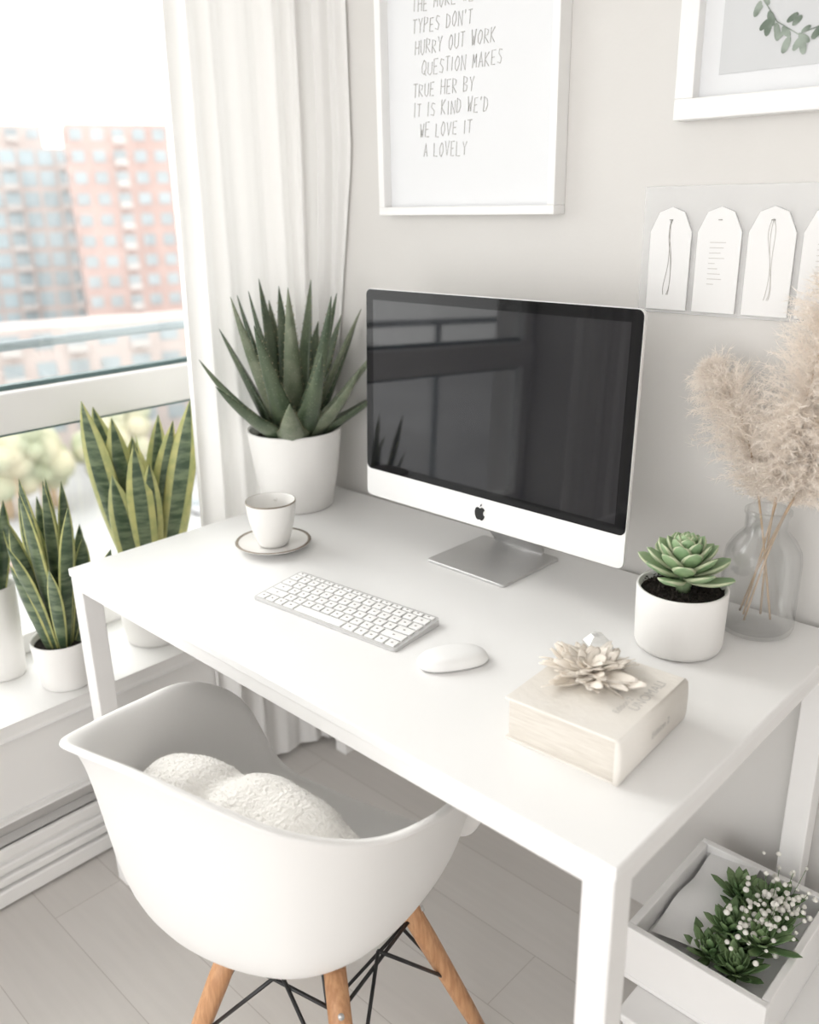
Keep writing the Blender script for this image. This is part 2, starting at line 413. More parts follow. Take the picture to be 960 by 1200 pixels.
for j in range(nv):
    for i in range(nu):
        k=(i+1)%nu;fs.append([j*nu+i,j*nu+k,(j+1)*nu+k,(j+1)*nu+i])
b.add(vs,fs,M_fur)
rn=random.Random(2);cc=Vector((0,0,.05))
for h in range(10000):
    u=rn.uniform(0,2*pi);v=asin(rn.uniform(-.3,1));p=PP(u,v)
    nn=(PP(u+.03,v)-p).cross(PP(u,v+.03)-p)
    if nn.length<1e-10: continue
    nn.normalize()
    if nn.dot(p-cc)<0: nn=-nn
    dr=(nn*.5+Vector((rn.uniform(-1,1),rn.uniform(-1,1),rn.uniform(-1,.6)))*.9).normalized()
    sd=dr.cross(Vector((rn.uniform(-1,1),rn.uniform(-1,1),rn.uniform(-1,1)))).normalized()*.0004
    e_=p+dr*rn.uniform(.002,.0045);fb.add([p-sd,p+sd,e_],[[0,1,2]],M_fur,False)
b.obj('pillow',parent=CUe);fb.obj('fibres',parent=CUe)

# ------------------------------------------------------------------ computer
tilt=.038
CP=empty('desktop_computer',(.319+.297,.491,DZ),-.014)
W,H=.594,.407;z0=.100
Mt=Matrix.Translation((0,0,z0))@Matrix.Rotation(-tilt,4,'X')
b=B();b.rbox((-W/2,0,0),(W/2,.007,H),.012,M_alul,axis=1,seg=6)
vs=[];fs=[];nx,nz=16,12
for j in range(nz+1):
    for i in range(nx+1):
        x=(i/nx-.5)*2;z=(j/nz-.5)*2
        y=.0071+.030*(max(0,1-x*x)**.8)*(max(0,1-z*z)**.8)
        vs.append((x*(W/2-.006),y,H/2+z*(H/2-.006)))
for j in range(nz):
    for i in range(nx): a=j*(nx+1)+i;fs.append([a,a+1,a+nx+2,a+nx+1])
b.add(vs,fs,M_alul)
b.rbox((-W/2+.001,-.0012,.056),(W/2-.001,-.0001,H-.001),.011,M_bez,axis=1,seg=6)
b.add([(-W/2+.020,-.0016,.072),(W/2-.020,-.0016,.072),(W/2-.020,-.0016,H-.020),(-W/2+.020,-.0016,H-.020)],[[0,1,2,3]],M_scr,False)
ap=[(0,.36),(.1,.42),(.25,.45),(.38,.38),(.44,.28),(.34,.17),(.30,.04),(.35,-.08),(.46,-.15),(.4,-.3),(.28,-.46),(.16,-.5),(0,-.45),(-.16,-.5),(-.3,-.42),(-.42,-.2),(-.46,.05),(-.4,.28),(-.27,.42),(-.12,.42)]
lf=[(0.02,.48),(.04,.62),(.17,.74),(.15,.58)]
for P in (ap,lf):
    b.add([(x*.026,-.0006,.026+z*.026) for x,z in P],[list(range(len(P)))],M_logo,False)
o=b.obj('display',parent=CP);o.matrix_local=Mt
b=B()
b.rbox((-.125,-.01,0),(.065,.165,.006),.008,M_alu,axis=2,seg=5,bev=.001)
cx=-.03
pl=[(.155,.006),(.155,.012),(.140,.03),(.110,.09),(.085,.15),(.055,.20),(.036,.24)]
vs=[];fs=[]
for y,z in pl:
    for x in (cx-.06,cx+.06):
        vs.append((x,y,z));vs.append((x,y+.006,z+.004))
for k in range(len(pl)-1):
    a=k*4;c=a+4
    fs+=[[a,a+2,c+2,c],[a+1,c+1,c+3,a+3],[a,c,c+1,a+1],[a+2,a+3,c+3,c+2]]
b.add(vs,fs,M_alu)
b.obj('stand',parent=CP)

# keyboard
KB=empty('keyboard',(.533,.226,DZ),R(4.5))
b=B();W,D=.328,.120
def kz(y): return .0045+(y+D/2)/D*.008
r=.008;pts=[]
for cx,cy,st in ((W/2-r,D/2-r,0),(-W/2+r,D/2-r,90),(-W/2+r,-D/2+r,180),(W/2-r,-D/2+r,270)):
    for i in range(5):
        t=R(st+22.5*i);pts.append((cx+r*cos(t),cy+r*sin(t)))
n=len(pts);vs=[(x,y,.0005) for x,y in pts]+[(x,y,kz(y)) for x,y in pts]
b.add(vs,[[i,(i+1)%n,n+(i+1)%n,n+i] for i in range(n)]+[list(range(n))[::-1],list(range(n,2*n))],M_kb,False)
b.obj('base',parent=KB)
b=B();gap=.0036
rows=[(6,[1]*14,.55),(5,[1]*13+[1.3],1),(4,[1.3]+[1]*13,1),(3,[1.65]+[1]*11+[1.65],1),(2,[2.15]+[1]*10+[2.15],1),(1,[1,1,1,1.25,5.1,1.25,1,1,1,1],1)]
y=D/2-.005;lg=B()
for _,ks,hh in rows:
    kh=.0200*hh;tot=sum(ks);x=-W/2+.005;sc=(W-.010)/tot
    for k in ks:
        x0,x1=x+gap/2,x+k*sc-gap/2;ya,yb=y-kh+gap/2,y-gap/2
        zz=kz((ya+yb)/2)
        Mk=Matrix.Translation((0,(ya+yb)/2,zz))@Matrix.Rotation(atan(.008/D),4,'X')
        b.box((x0,-(yb-ya)/2,.0),(x1,(yb-ya)/2,.0026),M_key,.0007,1,M=Mk)
        if k<3:
            xm=(x0+x1)/2;lg.box((xm-.0022,-.0016,.0026),(xm+.0018,.0016,.0028),M_ink,M=Mk)
        x+=k*sc
    y-=kh
b.obj('keys',parent=KB);lg.obj('key_legends',parent=KB)

# mouse
b=B();vs=[];fs=[];nu,nv=40,12;A,Bq,Hh=.055,.030,.018
for j in range(nv+1):
    f=j/nv
    for i in range(nu):
        u=2*pi*i/nu
        rr=sin(f*pi/2)
        x=A*rr*sg(cos(u),.75);y=Bq*rr*sg(sin(u),.8)
        z=.004+Hh*(1-f**3.2)*(1-.18*(x/A)**2)
        vs.append((x,y,z if j<nv else .004))
vs+= [(A*.93*sg(cos(2*pi*i/nu),.75),Bq*.93*sg(sin(2*pi*i/nu),.8),.0) for i in range(nu)]
for j in range(nv+1):
    for i in range(nu):
        k=(i+1)%nu;fs.append([j*nu+i,j*nu+k,(j+1)*nu+k,(j+1)*nu+i])
b.add(vs,fs,[M_key]*(nu*nv)+[M_alu]*nu);b.obj('computer_mouse',(.789,.216,DZ+.0003),R(58))

# ------------------------------------------------------------------ cup and saucer
CU=empty('teacup_with_saucer',(.207,.333,DZ))
b=B();b.lathe([(0,.001),(.034,.001),(.036,.004),(.055,.008),(.074,.014),(.0765,.0165),(.0755,.018),(.070,.0165),(.05,.011),(.034,.009),(0,.0085)],[M_cer]*4+[M_cer,M_brown,M_brown]+[M_cer]*3);b.obj('saucer',parent=CU)
b=B();b.lathe([(0,.010),(.029,.010),(.031,.013),(.036,.024),(.043,.050),(.048,.078),(.0505,.100),(.0502,.1025),(.0485,.1025),(.0478,.100),(.0455,.078),(.040,.048),(.032,.026),(.018,.021),(0,.020)],[M_cer]*6+[M_brown,M_brown]+[M_cer]*6)
b.tube([(-.0450,.0,.088),(-.062,.0,.092),(-.074,.0,.078),(-.070,.0,.056),(-.056,.0,.042),(-.038,.0,.038)],[.004,.0045,.0045,.0045,.0045,.004],M_cer,10)
b.obj('cup',parent=CU,rz=R(-50))

# ------------------------------------------------------------------ potted aloe
ax,ay=.032,.545
PA=empty('potted_aloe',(ax,ay,DZ))
b=B();b.lathe([(0,.0),(.076,.0),(.081,.004),(.094,.08),(.106,.175),(.107,.182),(.1045,.184),(.099,.180),(.097,.160),(0,.160)],[M_cermat]*8+[M_soil]);b.obj('pot',parent=PA)
b=B();rnd=random.Random(21)
N_=28
for i in range(N_):
    f=i/(N_-1)
    az=(i*2.39996+.75)%(2*pi)
    L_=(.23+.14*f if f<.75 else .33)+rnd.uniform(-.03,.03)
    el=R(20+57*f+rnd.uniform(-8,8))
    bx,by=cos(az)*.044*(1-f*.7),sin(az)*.044*(1-f*.7)
    reach=9
    if cos(az)<0: reach=min(reach,(ax+bx+.050)/-cos(az))
    if sin(az)>0: reach=min(reach,(.685-ay-by)/sin(az))
    if reach<.9*L_*cos(el): el=acos(max(.02,min(.99,reach/(L_*.9))));
    if cos(az)<-.3 or sin(az)>.4: curl=R(rnd.uniform(0,5))
    else: curl=R(28*(1-f)+rnd.uniform(-4,10))
    b.leaf((bx,by,.158),az,el,L_,(.078-.022*f),.024,curl,M_aloe2 if rnd.random()<.3 else M_aloe,prof='aloe',n=18,k=12,chan=.17,side_bend=rnd.uniform(-.15,.15),teeth=M_tooth)
b.obj('leaves',parent=PA)

# ------------------------------------------------------------------ snake plants on the sill
def snake(name,loc,pr,ph,n,L,seed,spread=.22,wd=.038,pm=M_cermat,ew=2):
    e=empty(name,loc);b=B()
    b.lathe([(0,0),(pr*.8,0),(pr*.84,.004),(pr*.95,ph*.5),(pr,ph*.97),(pr*.985,ph),(pr*.93,ph*.97),(pr*.9,ph*.86),(0,ph*.86)],[pm]*7+[M_soil],seg=40);b.obj('pot',parent=e)
    b=B();rn=random.Random(seed)
    for i in range(n):
        az=i*2.39996+rn.uniform(-.4,.4);r_=pr*.55*sqrt((i+.5)/n)
        b.leaf((cos(az)*r_,sin(az)*r_,ph*.84),az,R(90)-spread*(.25+.9*(i/n))*rn.uniform(.7,1.3),L*rn.uniform(.66,1.0)*(1 if i<n*.6 else .82),wd*rn.uniform(.8,1.15),.004,rn.uniform(-.12,.16),M_snk,edge=M_snky,prof='snake',n=16,k=18,twist=rn.uniform(-.7,.7),roll=(-.7-az)+rn.uniform(-.7,.7),chan=.14,ew=ew)
    b.obj('leaves',parent=e)
snake('snake_plant',(-.225,.285,.42),.085,.17,15,.47,3,spread=.30,wd=.064,ew=3)
snake('snake_plant',(-.180,.035,.42),.066,.110,18,.39,11,spread=.36,wd=.036,ew=2)
snake('snake_plant',(-.315,-.045,.42),.050,.22,8,.28,19,spread=.30,wd=.034,ew=2)

# ------------------------------------------------------------------ small succulent
SU=empty('potted_succulent',(1.012,.495,DZ))
b=B();b.lathe([(0,0),(.058,0),(.064,.003),(.0665,.010),(.0675,.05),(.0685,.098),(.0675,.101),(.064,.100),(.062,.090),(0,.092)],[M_cermat]*8+[M_soil]);b.obj('pot',parent=SU)
b=B();rn=random.Random(2)
for i in range(420):
    a=rn.uniform(0,2*pi);r_=.060*sqrt(rn.random());s_=rn.uniform(.002,.005)
    c=Vector((r_*cos(a),r_*sin(a),.094+rn.uniform(0,.006)));v=[c+Vector((rn.uniform(-s_,s_),rn.uniform(-s_,s_),rn.uniform(-s_,s_))) for _ in range(4)]
    b.add(v,[[0,1,2],[0,2,3],[0,3,1],[1,3,2]],M_soil,False)
b.obj('soil_crumbs',parent=SU)
b=B();N_=44
b.tube([(0,0,.09),(0,0,.135)],[.012,.018],M_suc,10)
for i in range(N_):
    f=i/(N_-1);az=i*2.39996
    el=R(4+78*f**1.05);L_=.074-.043*f;zb=.110+.044*f
    b.leaf((cos(az)*.010*(1-f),sin(az)*.010*(1-f),zb),az,el,L_,.039-.016*f,.0095,R(26),M_suc,edge=M_suct,prof='suc',n=9,k=10,chan=.10)
b.obj('rosette',parent=SU)

# ------------------------------------------------------------------ bottle vase with pampas
VA=empty('glass_vase_with_pampas_grass',(1.080,.622,DZ))
b=B()
outer=[(0,.002),(.048,.002),(.055,.006),(.058,.014),(.0585,.12),(.056,.138),(.047,.155),(.037,.166),(.0325,.172),(.032,.196),(.035,.199),(.035,.204),(.032,.206)]
inner=[(.0305,.203),(.030,.172),(.035,.163),(.045,.150),(.054,.135),(.0565,.118),(.0560,.018),(.050,.010),(0,.008)]
b.lathe(outer+inner,M_vglass);b.obj('bottle',parent=VA)
b=B();fl=B()
def bez(P,t):
    P=[Vector(p) for p in P]
    while len(P)>1:P=[P[i].lerp(P[i+1],t) for i in range(len(P)-1)]
    return P[0]
def plume(P,start,width,nb,seed):
    rn=random.Random(seed)
    pts=[bez(P,t/24) for t in range(25)]
    b.tube(pts,[.0018]*15+[.0012]*10,M_stem,6)
    for i in range(nb):
        t=start+(1-start)*(i/nb)**.95
        c=bez(P,t);tn=(bez(P,min(1,t+.02))-bez(P,max(0,t-.02))).normalized()
        u=(t-start)/(1-start);wd=width*(sin(pi*min(1,u*.85+.15))**.6)
        a=rn.uniform(0,2*pi);o=tn.orthogonal().normalized();o=Matrix.Rotation(a,3,tn)@o
        L=wd*rn.uniform(.55,1.2);dr=(tn*.8+o*rn.uniform(.6,1.1)).normalized()
        q=c.copy();g=Vector((0,0,-1));segs=5
        for k in range(segs):
            q2=q+dr*(L/segs);dr=(dr+g*.16+Vector((rn.uniform(-.16,.16),rn.uniform(-.16,.16),rn.uniform(-.1,.1)))).normalized()
            if q2.y>.080: q2.y=.080
            sd=dr.cross(Vector((rn.uniform(-1,1),rn.uniform(-1,1),rn.uniform(-1,1)))).normalized()*.0005
            fl.add([q-sd,q+sd,q2+sd*.6,q2-sd*.6],[[0,1,2,3]],M_pamp,False)
            for h in range(8):
                s0=q.lerp(q2,rn.random());hd=(dr*.7+Vector((rn.uniform(-1,1),rn.uniform(-1,1),rn.uniform(-1,1)))*.85).normalized()
                e_=s0+hd*rn.uniform(.008,.019);e_.y=min(e_.y,.085);w_=hd.cross(Vector((rn.uniform(-1,1),rn.uniform(-1,1),rn.uniform(-1,1)))).normalized()*.0005
                fl.add([s0-w_,s0+w_,e_],[[0,1,2]],M_pamp,False)
            q=q2
plume([(.02,.01,.02),(-.005,0,.16),(-.02,.0,.26),(-.055,.005,.37),(-.125,.01,.41)],.40,.074,460,1)
plume([(-.02,.0,.02),(.0,.01,.17),(.02,.005,.30),(.04,.0,.42),(.060,.0,.58)],.36,.080,680,2)
plume([(-.01,-.02,.02),(.01,.0,.16),(.03,.0,.26),(.08,-.01,.34),(.16,-.01,.38)],.42,.074,460,3)
plume([(.0,.02,.02),(.0,.0,.18),(.01,.0,.26),(.02,-.02,.32),(.04,-.03,.37)],.40,.058,300,4)
plume([(-.03,.01,.02),(.01,.0,.18),(.05,.0,.28),(.11,-.02,.42),(.15,-.02,.53)],.42,.074,440,5)
b.obj('stems',parent=VA);fl.obj('plumes',parent=VA)

# ------------------------------------------------------------------ book + flower
BK=empty('hardcover_book',(1.045,.208,DZ),R(3))
w_,d_,h_=.165,.185,.062
b=B()
b.box((-w_/2,-d_/2,0),(w_/2-.006,d_/2,.0035),M_cover,.001)
b.box((-w_/2,-d_/2,h_-.0035),(w_/2-.006,d_/2,h_),M_cover,.001)
# rounded spine on the right
n=10;vs=[];fs=[]
for k in range(n+1):
    a=-pi/2+pi*k/n
    for yy in (-d_/2,d_/2):
        vs.append((w_/2-.006+.006*cos(a)**.6 if 0<k<n else w_/2-.006,yy,h_/2+(h_/2)*sg(sin(a),.7)))
for k in range(n): fs.append([2*k,2*k+2,2*k+3,2*k+1])
for k in range(n+1):
    a=-pi/2+pi*k/n
    for yy in (-d_/2,d_/2):
        vs.append((w_/2-.0095,yy,h_/2+(h_/2-.0005)*sg(sin(a),.7)))
m0=2*(n+1)
for k in range(n): fs.append([k*2,m0+k*2,m0+k*2+2,k*2+2]);fs.append([k*2+1,k*2+3,m0+k*2+3,m0+k*2+1])
b.add(vs,fs,M_cover)
b.box((-w_/2+.004,-d_/2+.004,.0036),(w_/2-.010,d_/2-.004,h_-.0036),M_pages)
b.obj('cover_and_pages',parent=BK)
text('title','UNOMALI',.019,(.064,.022,h_+.0002),M_inkl,BK,rot=(0,0,pi/2))
text('subtitle','Edition 2',.012,(.048,-.018,h_+.0002),M_inkl,BK,rot=(0,0,pi/2))
text('spine_text','Edition 2',.014,(w_/2+.0004,.012,.026),M_inkl,BK,rot=(pi/2,0,pi/2))
FL=empty('dried_flower',(1.020,.224,DZ+h_),0)
b=B();rn=random.Random(5)
for i in range(90):
    f=i/89;az=i*2.39996+rn.uniform(-.3,.3)
    b.leaf((cos(az)*.012*(1-f),sin(az)*.012*(1-f),.003+.010*f),az,R(3+34*f+rn.uniform(-3,9)),.066*(1-.55*f)*rn.uniform(.7,1.15),.021*rn.uniform(.6,1.2),.0010,R(rn.uniform(-25,18)),M_petal,prof='petal',n=7,k=6,twist=rn.uniform(-.9,.9),chan=rn.uniform(-.1,.2),side_bend=rn.uniform(-.5,.5))
for v_i,v in enumerate(b.v):
    if v[2]<.0012: b.v[v_i]=(v[0],v[1],.0012)
b.obj('petals',parent=FL)
b=B();h=[(.0,.0),(.022,.0),(.027,.008),(.019,.024),(.009,.034),(0,.036)]
b.lathe(h,M_cry,seg=6,smooth=False);b.obj('glass_crystal',(.998,.277,DZ+h_+.0003),.5)

# ------------------------------------------------------------------ wall art
def frame(name,x0,x1,z0,z1,fw,dp,inner):
    e=empty(name,(x0,YW,z0));W=x1-x0;H=z1-z0;b=B()
    b.box((0,-dp,0),(W,0,fw),M_frame,.0015);b.box((0,-dp,H-fw),(W,0,H),M_frame,.0015)
    b.box((0,-dp,fw),(fw,0,H-fw),M_frame,.0015);b.box((W-fw,-dp,fw),(W,0,H-fw),M_frame,.0015)
    b.obj('moulding',parent=e)
    b=B();b.box((fw,-.012,fw),(W-fw,-.002,H-fw),inner);b.obj('print',parent=e)
    return e,W,H
e,W,H=frame('framed_quote_print',.190,.625,1.382,2.02,.016,.034,M_paper)
# hand-lettered capitals drawn as thin pen strokes
G={'A':[[(0,0),(.5,1),(1,0)],[(.2,.35),(.85,.35)]],'B':[[(0,0),(0,1),(.8,.85),(.75,.6),(0,.5),(.9,.35),(.8,.05),(0,0)]],'C':[[(1,.9),(.4,1),(0,.5),(.4,0),(1,.1)]],
'D':[[(0,0),(0,1),(.8,.8),(1,.4),(.6,.05),(0,0)]],'E':[[(.9,1),(0,1),(0,0),(.9,0)],[(0,.5),(.7,.52)]],'F':[[(.9,1),(0,1),(0,0)],[(0,.5),(.7,.52)]],
'G':[[(1,.9),(.4,1),(0,.5),(.4,0),(1,.1),(1,.45),(.55,.45)]],'H':[[(0,0),(0,1)],[(1,0),(1,1)],[(0,.5),(1,.5)]],'I':[[(.5,0),(.5,1)]],'K':[[(0,0),(0,1)],[(.9,1),(0,.5),(1,0)]],
'L':[[(0,1),(0,0),(.9,0)]],'M':[[(0,0),(.1,1),(.5,.35),(.9,1),(1,0)]],'N':[[(0,0),(0,1),(1,0),(1,1)]],'O':[[(.5,1),(0,.6),(.1,.15),(.5,0),(1,.4),(.9,.85),(.5,1)]],
'P':[[(0,0),(0,1),(.85,.9),(.8,.6),(0,.45)]],
'Q':[[(.5,1),(0,.6),(.1,.15),(.5,0),(1,.4),(.9,.85),(.5,1)],[(.6,.25),(1.05,-.1)]],'R':[[(0,0),(0,1),(.85,.85),(.75,.55),(0,.5),(1,0)]],'S':[[(.95,.9),(.3,1),(.1,.7),(.9,.35),(.7,0),(0,.1)]],
'T':[[(0,1),(1,1)],[(.5,1),(.5,0)]],'U':[[(0,1),(.05,.2),(.5,0),(.95,.2),(1,1)]],'V':[[(0,1),(.5,0),(1,1)]],'W':[[(0,1),(.25,0),(.5,.6),(.75,0),(1,1)]],'Y':[[(0,1),(.5,.5),(1,1)],[(.5,.5),(.5,0)]],"'":[[(.4,1.05),(.4,.8)]],'.':[[(.4,0),(.4,.05)]]}
lines=["THINGS TO DO","WHEN WE TURN","EVERY DAY INTO","THINGS TO LIFT","THE MORE WE","TYPES DON'T","HURRY OUT WORK","QUESTION MAKES","TRUE HER BY","IT IS KIND WE'D","WE LOVE IT","A LOVELY"]
rn=random.Random(6);b=B()
for i,s in enumerate(lines):
    x=.088+rn.uniform(-.008,.022);zb=H-.530+.0365*(len(lines)-1-i)
    for ch in s:
        if ch==' ': x+=.012;continue
        hgt=.024+rn.uniform(-.002,.002);wd_=.0095+rn.uniform(-.001,.001)
        if ch in "I'.": wd_*=.4
        jz=rn.uniform(-.0015,.0015)
        for st in G.get(ch,G['I']):
            b.tube([(x+px*wd_+py*.002+rn.uniform(-.0004,.0004),-.0124,zb+jz+py*hgt) for px,py in st],.00075,M_inkp,5)
        x+=wd_+.0052
b.obj('hand_lettering',parent=e)
e,W,H=frame('framed_botanical_print',.838,1.37,1.518,2.05,.030,.032,M_paper)
b=B();b.box((.060,-.0135,.060),(W-.060,-.0125,H-.060),M_paperg);b.obj('picture',parent=e)
b=B();rn=random.Random(8)
M_leafp=mat('printed_leaf',(.15,.19,.15),.8,col2=(.34,.39,.34),vscale=30)
stem=[(.105,.190),(.118,.150),(.140,.120),(.172,.100),(.205,.108),(.25,.140),(.30,.19)]
for k in range(len(stem)-1):
    for j in range(7):
        t=j/7;x=stem[k][0]*(1-t)+stem[k+1][0]*t;z=stem[k][1]*(1-t)+stem[k+1][1]*t
        a=rn.uniform(-2.6,.9);L_=rn.uniform(.010,.021);cx=x+cos(a)*L_*.9;cz=z+sin(a)*L_*.9
        b.add([(cx+L_*.55*cos(q)*cos(a)-L_*.26*sin(q)*sin(a),-.0142-.00002*(j+k*8),cz+L_*.55*cos(q)*sin(a)+L_*.26*sin(q)*cos(a)) for q in [2*pi*i/12 for i in range(12)]],[list(range(12))],M_leafp,False)
b.tube([(x,-.0145,z) for x,z in stem],.0008,M_leafp,4)
b.obj('leaf_print',parent=e)
e=empty('clear_tag_display',(.785,YW,1.224))
b=B();b.box((0,-.005,0),(.46,-.0005,.200),M_acr,.001)
b.obj('sheet',parent=e)
b=B()
for s in range(5):
    x=.016+.083*s;W_=.072
    P=[(x,.006),(x+W_,.006),(x+W_,.130),(x+W_*.80,.160),(x+W_*.5,.168),(x+W_*.20,.160),(x,.130)]
    n=len(P);b.add([(p_,-.0072,q) for p_,q in P]+[(p_,-.0055,q) for p_,q in P],[list(range(n)),list(range(n,2*n))]+[[i,(i+1)%n,n+(i+1)%n,n+i] for i in range(n)],M_tag,False)
b.obj('tags',parent=e)
b=B();rn=random.Random(3)
for s in range(5):
    x=.052+.083*s
    b.lathe([(0,0),(.003,0),(.003,.001),(0,.001)],M_ink,(x,-.0085,.148),seg=10)
    if s%2==0:
        for q in range(3):
            P=[(x+rn.uniform(-.003,.003),-.0076,.148)]+[(x+rn.uniform(-.014,.014),-.0076,.148-.02*k) for k in range(1,6)]+[(x+rn.uniform(-.006,.006),-.0076,.03)]
            b.tube([bez(P,t/14) for t in range(15)],.0004,M_ink if s==0 else M_inkl,4)
    else:
        for q in range(9):
            b.box((x-.014,-.0078,.05+.008*q),(x-.014+rn.uniform(.010,.028),-.0073,.0508+.008*q),M_inkl)
b.obj('tag_drawings',parent=e)

# ------------------------------------------------------------------ lower right: box, planter tray with greenery
b=B()
b.box((1.07,.30,0),(1.42,.64,.180),M_lam2,.003)
b.box((1.062,.292,.181),(1.428,.648,.196),M_lam2,.003)
b.obj('white_storage_box')
PT=empty('planter_box_with_greenery',(1.148,.497,.1965))
x0,x1,y0,y1,t,h=-.115,.115,-.140,.140,.013,.105
b=B()
b.box((x0,y0,0),(x1,y1,.01),M_lam2,.002)
b.box((x0,y0,.01),(x1,y0+t,h),M_lam2,.002);b.box((x0,y1-t,.01),(x1,y1,h),M_lam2,.002)
b.box((x0,y0+t,.01),(x0+t,y1-t,h),M_lam2,.002);b.box((x1-t,y0+t,.01),(x1,y1-t,h),M_lam2,.002)
b.obj('box',parent=PT)
b=B();b.box((x0+t,y0+t,.012),(x1-t,y1-t,.062),M_tissue,.002);b.obj('filling',parent=PT)
b=B();rn=random.Random(12)
def sheet(c,ax_,ay_,sx,sy,amp,seed):
    n=16;vs=[];fs=[]
    for j in range(n+1):
        for i in range(n+1):
            u=(i/n-.5)*sx;v=(j/n-.5)*sy
            q=Vector((u*12,v*12,seed))
            p=Vector((u,v,amp*noise.noise(q)))
            p=Matrix.Rotation(ax_,3,'X')@(Matrix.Rotation(ay_,3,'Y')@p);vs.append(Vector(c)+p)
    for j in range(n):
        for i in range(n): a=j*(n+1)+i;fs.append([a,a+1,a+n+2,a+n+1])
    b.add(vs,fs,M_tissue)
sheet((-.050,.02,.088),R(4),R(-12),.09,.22,.016,1)
b.obj('tissue_sheet',parent=PT)
b=B()
for c_ in ((.03,-.03,.075),(.055,.02,.085),(.0,-.075,.07),(.045,-.08,.07),(.02,.03,.08),(.06,-.03,.10),(.01,-.03,.09),(-.01,.06,.085),(.04,.075,.085)):
    for i in range(30):
        f=i/29;az=i*2.39996
        b.leaf(c_,az,R(12+75*f),.058*(1-.4*f)*rn.uniform(.8,1.2),.017,.003,R(15),M_green,prof='suc',n=6,k=6,chan=.1)
b.obj('greenery',parent=PT)
b=B()
for i in range(150):
    c_=Vector((.055+rn.gauss(0,.022),.02+rn.gauss(0,.045),.130+rn.gauss(0,.016)));r_=rn.uniform(.003,.0055)
    b.lathe([(0,-r_),(r_*.8,-r_*.5),(r_,0),(r_*.8,r_*.5),(0,r_)],M_bud,c_,seg=7)
    if i%3==0: b.tube([(.04+c_.x*.2,c_.y*.5,.07),c_],.0007,M_green,4)
b.obj('small_white_flowers',parent=PT)

# ------------------------------------------------------------------ outside world
M_brick=mat('outside_hazed_brick',(.46,.335,.305),.9,var=.10,vscale=.2)  # brick colour faded to carry the distant haze
M_brick2=mat('outside_hazed_pale_brick',(.50,.43,.405),.9,var=.10,vscale=.2)  # lighter brick, with the haze tint mixed into its colour
M_stone=mat('outside_stone',(.50,.47,.455),.9,var=.1,vscale=.2)
M_win=mat('outside_windows',(.36,.40,.42),.3,var=.2,vscale=.15)
M_tower=mat('outside_glass_facade',(.38,.45,.48),.3,var=.2,vscale=.12)
M_asph=mat('outside_asphalt',(.42,.415,.41),.9,var=.18,vscale=.05)
M_tree=mat('outside_tree_leaves',(.34,.36,.25),.9,col2=(.45,.41,.29),vscale=.25)
GZ=-35
b=B();b.box((-400,-250,GZ-1),(-6,350,GZ),M_asph);b.obj('street_ground')
def building(name,p0,p1,depth,z1,wall,win,fl=4.4,bay=4.2,ww=.6,wh=.55,top=None,z0=GZ,bal=2):
    p0=Vector((*p0,0));p1=Vector((*p1,0));t=(p1-p0);Lx=t.length;t.normalize();n=Vector((-t.y,t.x,0))
    if n.dot(p0)<0: n=-n
    b=B()
    c=[p0,p1,p1+n*depth,p0+n*depth]
    b.add([(q.x,q.y,z0) for q in c]+[(q.x,q.y,z1) for q in c],[[0,1,5,4],[1,2,6,5],[2,3,7,6],[3,0,4,7],[4,5,6,7]],wall,False)
    nf=int((z1-z0)/fl)
    for side,(o,dr,ln) in enumerate(((p0,t,Lx),(p1,n,depth),(p0,n,depth))):
        off=(-n,t,-t)[side]*.15;nb=max(1,int(ln/bay))
        for i in range(nb):
            for j in range(nf):
                a=o+dr*(ln*(i+.5-ww/2)/nb)+off;c2=o+dr*(ln*(i+.5+ww/2)/nb)+off
                za=z1-fl*(j+1)+fl*(1-wh)/2;zb=za+fl*wh
                b.add([(a.x,a.y,za),(c2.x,c2.y,za),(c2.x,c2.y,zb),(a.x,a.y,zb)],[[0,1,2,3]],win,False)
                if i%bal==bal-1 and side==0:
                    m0=a-n*1.4;m1=c2-n*1.4
                    b.add([(m0.x,m0.y,za-.6),(m1.x,m1.y,za-.6),(m1.x,m1.y,za+.5),(m0.x,m0.y,za+.5),(a.x,a.y,za-.6),(c2.x,c2.y,za-.6)],[[0,1,2,3],[0,1,5,4]],M_stone,False)
    return b.obj(name)
building('brick_apartment_building',(-156.3,78.8),(-149,95),14,15.5,M_brick,M_win,fl=3.6,bay=3.4,bal=3)
building('brick_apartment_building',(-147.5,98),(-141,112),14,10,M_brick,M_win,fl=3.6,bay=3.4)
building('pale_apartment_building',(-218,70),(-209,100),10,19.5,M_brick2,M_win,fl=3.8)
building('glass_tower',(-182,70),(-174.5,89),6,12.7,M_brick2,M_tower,fl=3.8,bay=3.4,ww=.80,wh=.72,bal=3)
building('brick_podium',(-132,46),(-118,85),9,-15,M_brick2,M_win,fl=4.2,bay=4.2)
building('stone_office_building',(-175,-60),(-170,40),24,6,M_stone,M_win)
b=B();rn=random.Random(31)
for i in range(18):
    x=rn.uniform(-107,-102);y=rn.uniform(35,82);h=rn.uniform(5,9)
    for k in range(9):
        c=Vector((x+rn.uniform(-2.2,2.2),y+rn.uniform(-2.4,2.4),GZ+h+rn.uniform(-2,2.6)));r_=rn.uniform(1.2,2.2)
        b.lathe([(0,-r_),(r_*.7,-r_*.7),(r_,0),(r_*.7,r_*.7),(0,r_)],M_tree,c,seg=8)
    b.tube([(x,y,GZ),(x,y,GZ+h)],.3,M_stem,6)
b.obj('street_trees')
cols=[mat('car_paint_%d'%i,c,.3) for i,c in enumerate([(.4,.4,.42),(.22,.23,.25),(.40,.25,.22),(.6,.6,.61),(.28,.31,.38)])]
b=B()
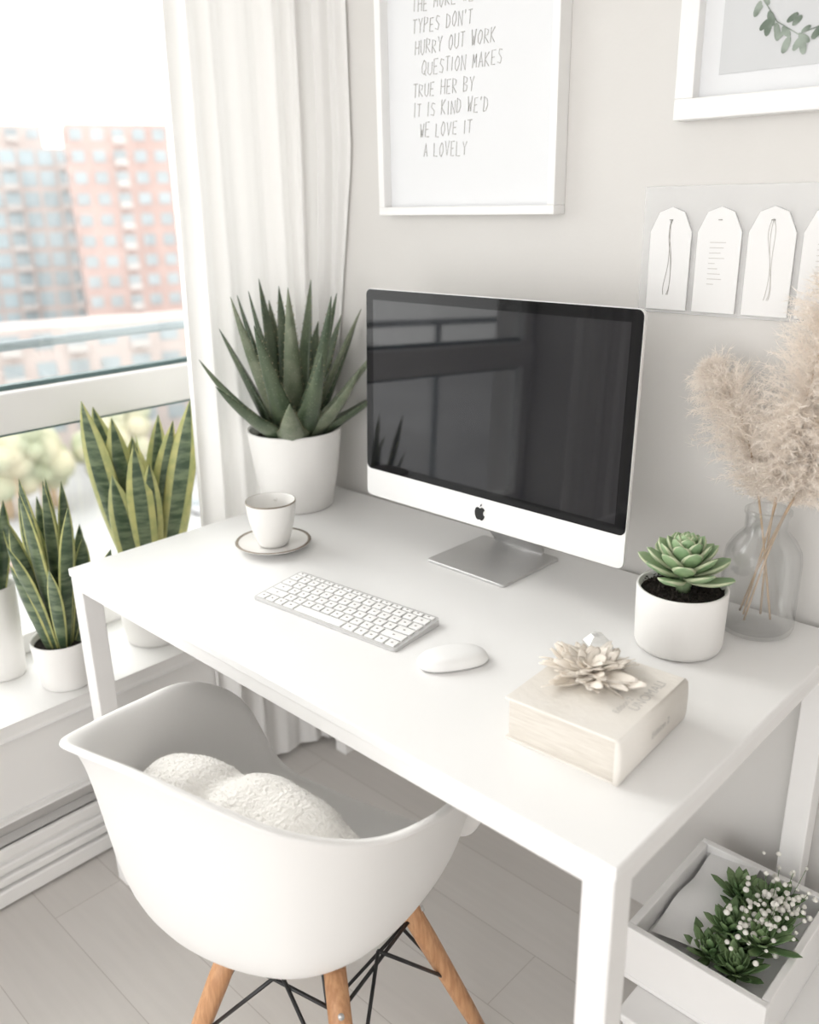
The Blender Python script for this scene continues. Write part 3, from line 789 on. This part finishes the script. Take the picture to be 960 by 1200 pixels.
for r_ in range(4):
    for k in range(18):
        if rn.random()<.25: continue
        x=-62-9.5*r_;y=6+4.2*k+rn.uniform(-.3,.3);c=cols[rn.randrange(5)]
        b.box((x-2.2,y-.9,GZ+.3),(x+2.2,y+.9,GZ+1.0),c,.2,1);b.box((x-1.2,y-.8,GZ+1.0),(x+1.3,y+.8,GZ+1.55),M_win,.2,1)
        for wx in (-1.4,1.4): b.box((x+wx-.35,y-.92,GZ),(x+wx+.35,y+.92,GZ+.6),M_black,.1,1)
b.obj('parked_cars')

# ------------------------------------------------------------------ light
wd=bpy.data.worlds.new('sky');SC.world=wd;wd.use_nodes=True;nt=wd.node_tree;N=nt.nodes;bg=N['Background']
tc=N.new('ShaderNodeTexCoord');sp=N.new('ShaderNodeSeparateXYZ');nt.links.new(tc.outputs['Generated'],sp.inputs[0])
cr_=N.new('ShaderNodeValToRGB');cr_.color_ramp.elements[0].position=0;cr_.color_ramp.elements[0].color=(1,.99,.975,1);cr_.color_ramp.elements[1].color=(.98,.985,1,1)
nt.links.new(sp.outputs['Z'],cr_.inputs[0]);nt.links.new(cr_.outputs[0],bg.inputs[0]);bg.inputs[1].default_value=3.35
sl=bpy.data.lights.new('hazy_sun','SUN');sl.energy=2.3;sl.angle=R(38);sl.color=(1,.975,.94)
so=bpy.data.objects.new('hazy_sun',sl);bpy.context.collection.objects.link(so)
so.rotation_euler=Vector((1,.10,-.72)).to_track_quat('-Z','Y').to_euler()

# ------------------------------------------------------------------ camera
C=Vector((1.5572,-.6744,1.4072));yaw,pitch,roll,f=.7640,.3401,-.0191,1026.3
F=Vector((-sin(yaw),cos(yaw),0));r=Vector((cos(yaw),sin(yaw),0));z=Vector((0,0,1))
fw=F*cos(pitch)-z*sin(pitch);up=F*sin(pitch)+z*cos(pitch)
r2=r*cos(roll)+up*sin(roll);u2=-r*sin(roll)+up*cos(roll)
cd=bpy.data.cameras.new('camera');co=bpy.data.objects.new('camera',cd);bpy.context.collection.objects.link(co)
co.matrix_world=Matrix(((r2.x,u2.x,-fw.x,C.x),(r2.y,u2.y,-fw.y,C.y),(r2.z,u2.z,-fw.z,C.z),(0,0,0,1)))
cd.sensor_fit='VERTICAL';cd.sensor_height=36;cd.lens=36*f/1200;cd.clip_end=2000;cd.clip_start=.05
cd.dof.use_dof=True;cd.dof.focus_distance=1.42;cd.dof.aperture_fstop=2.6
SC.camera=co
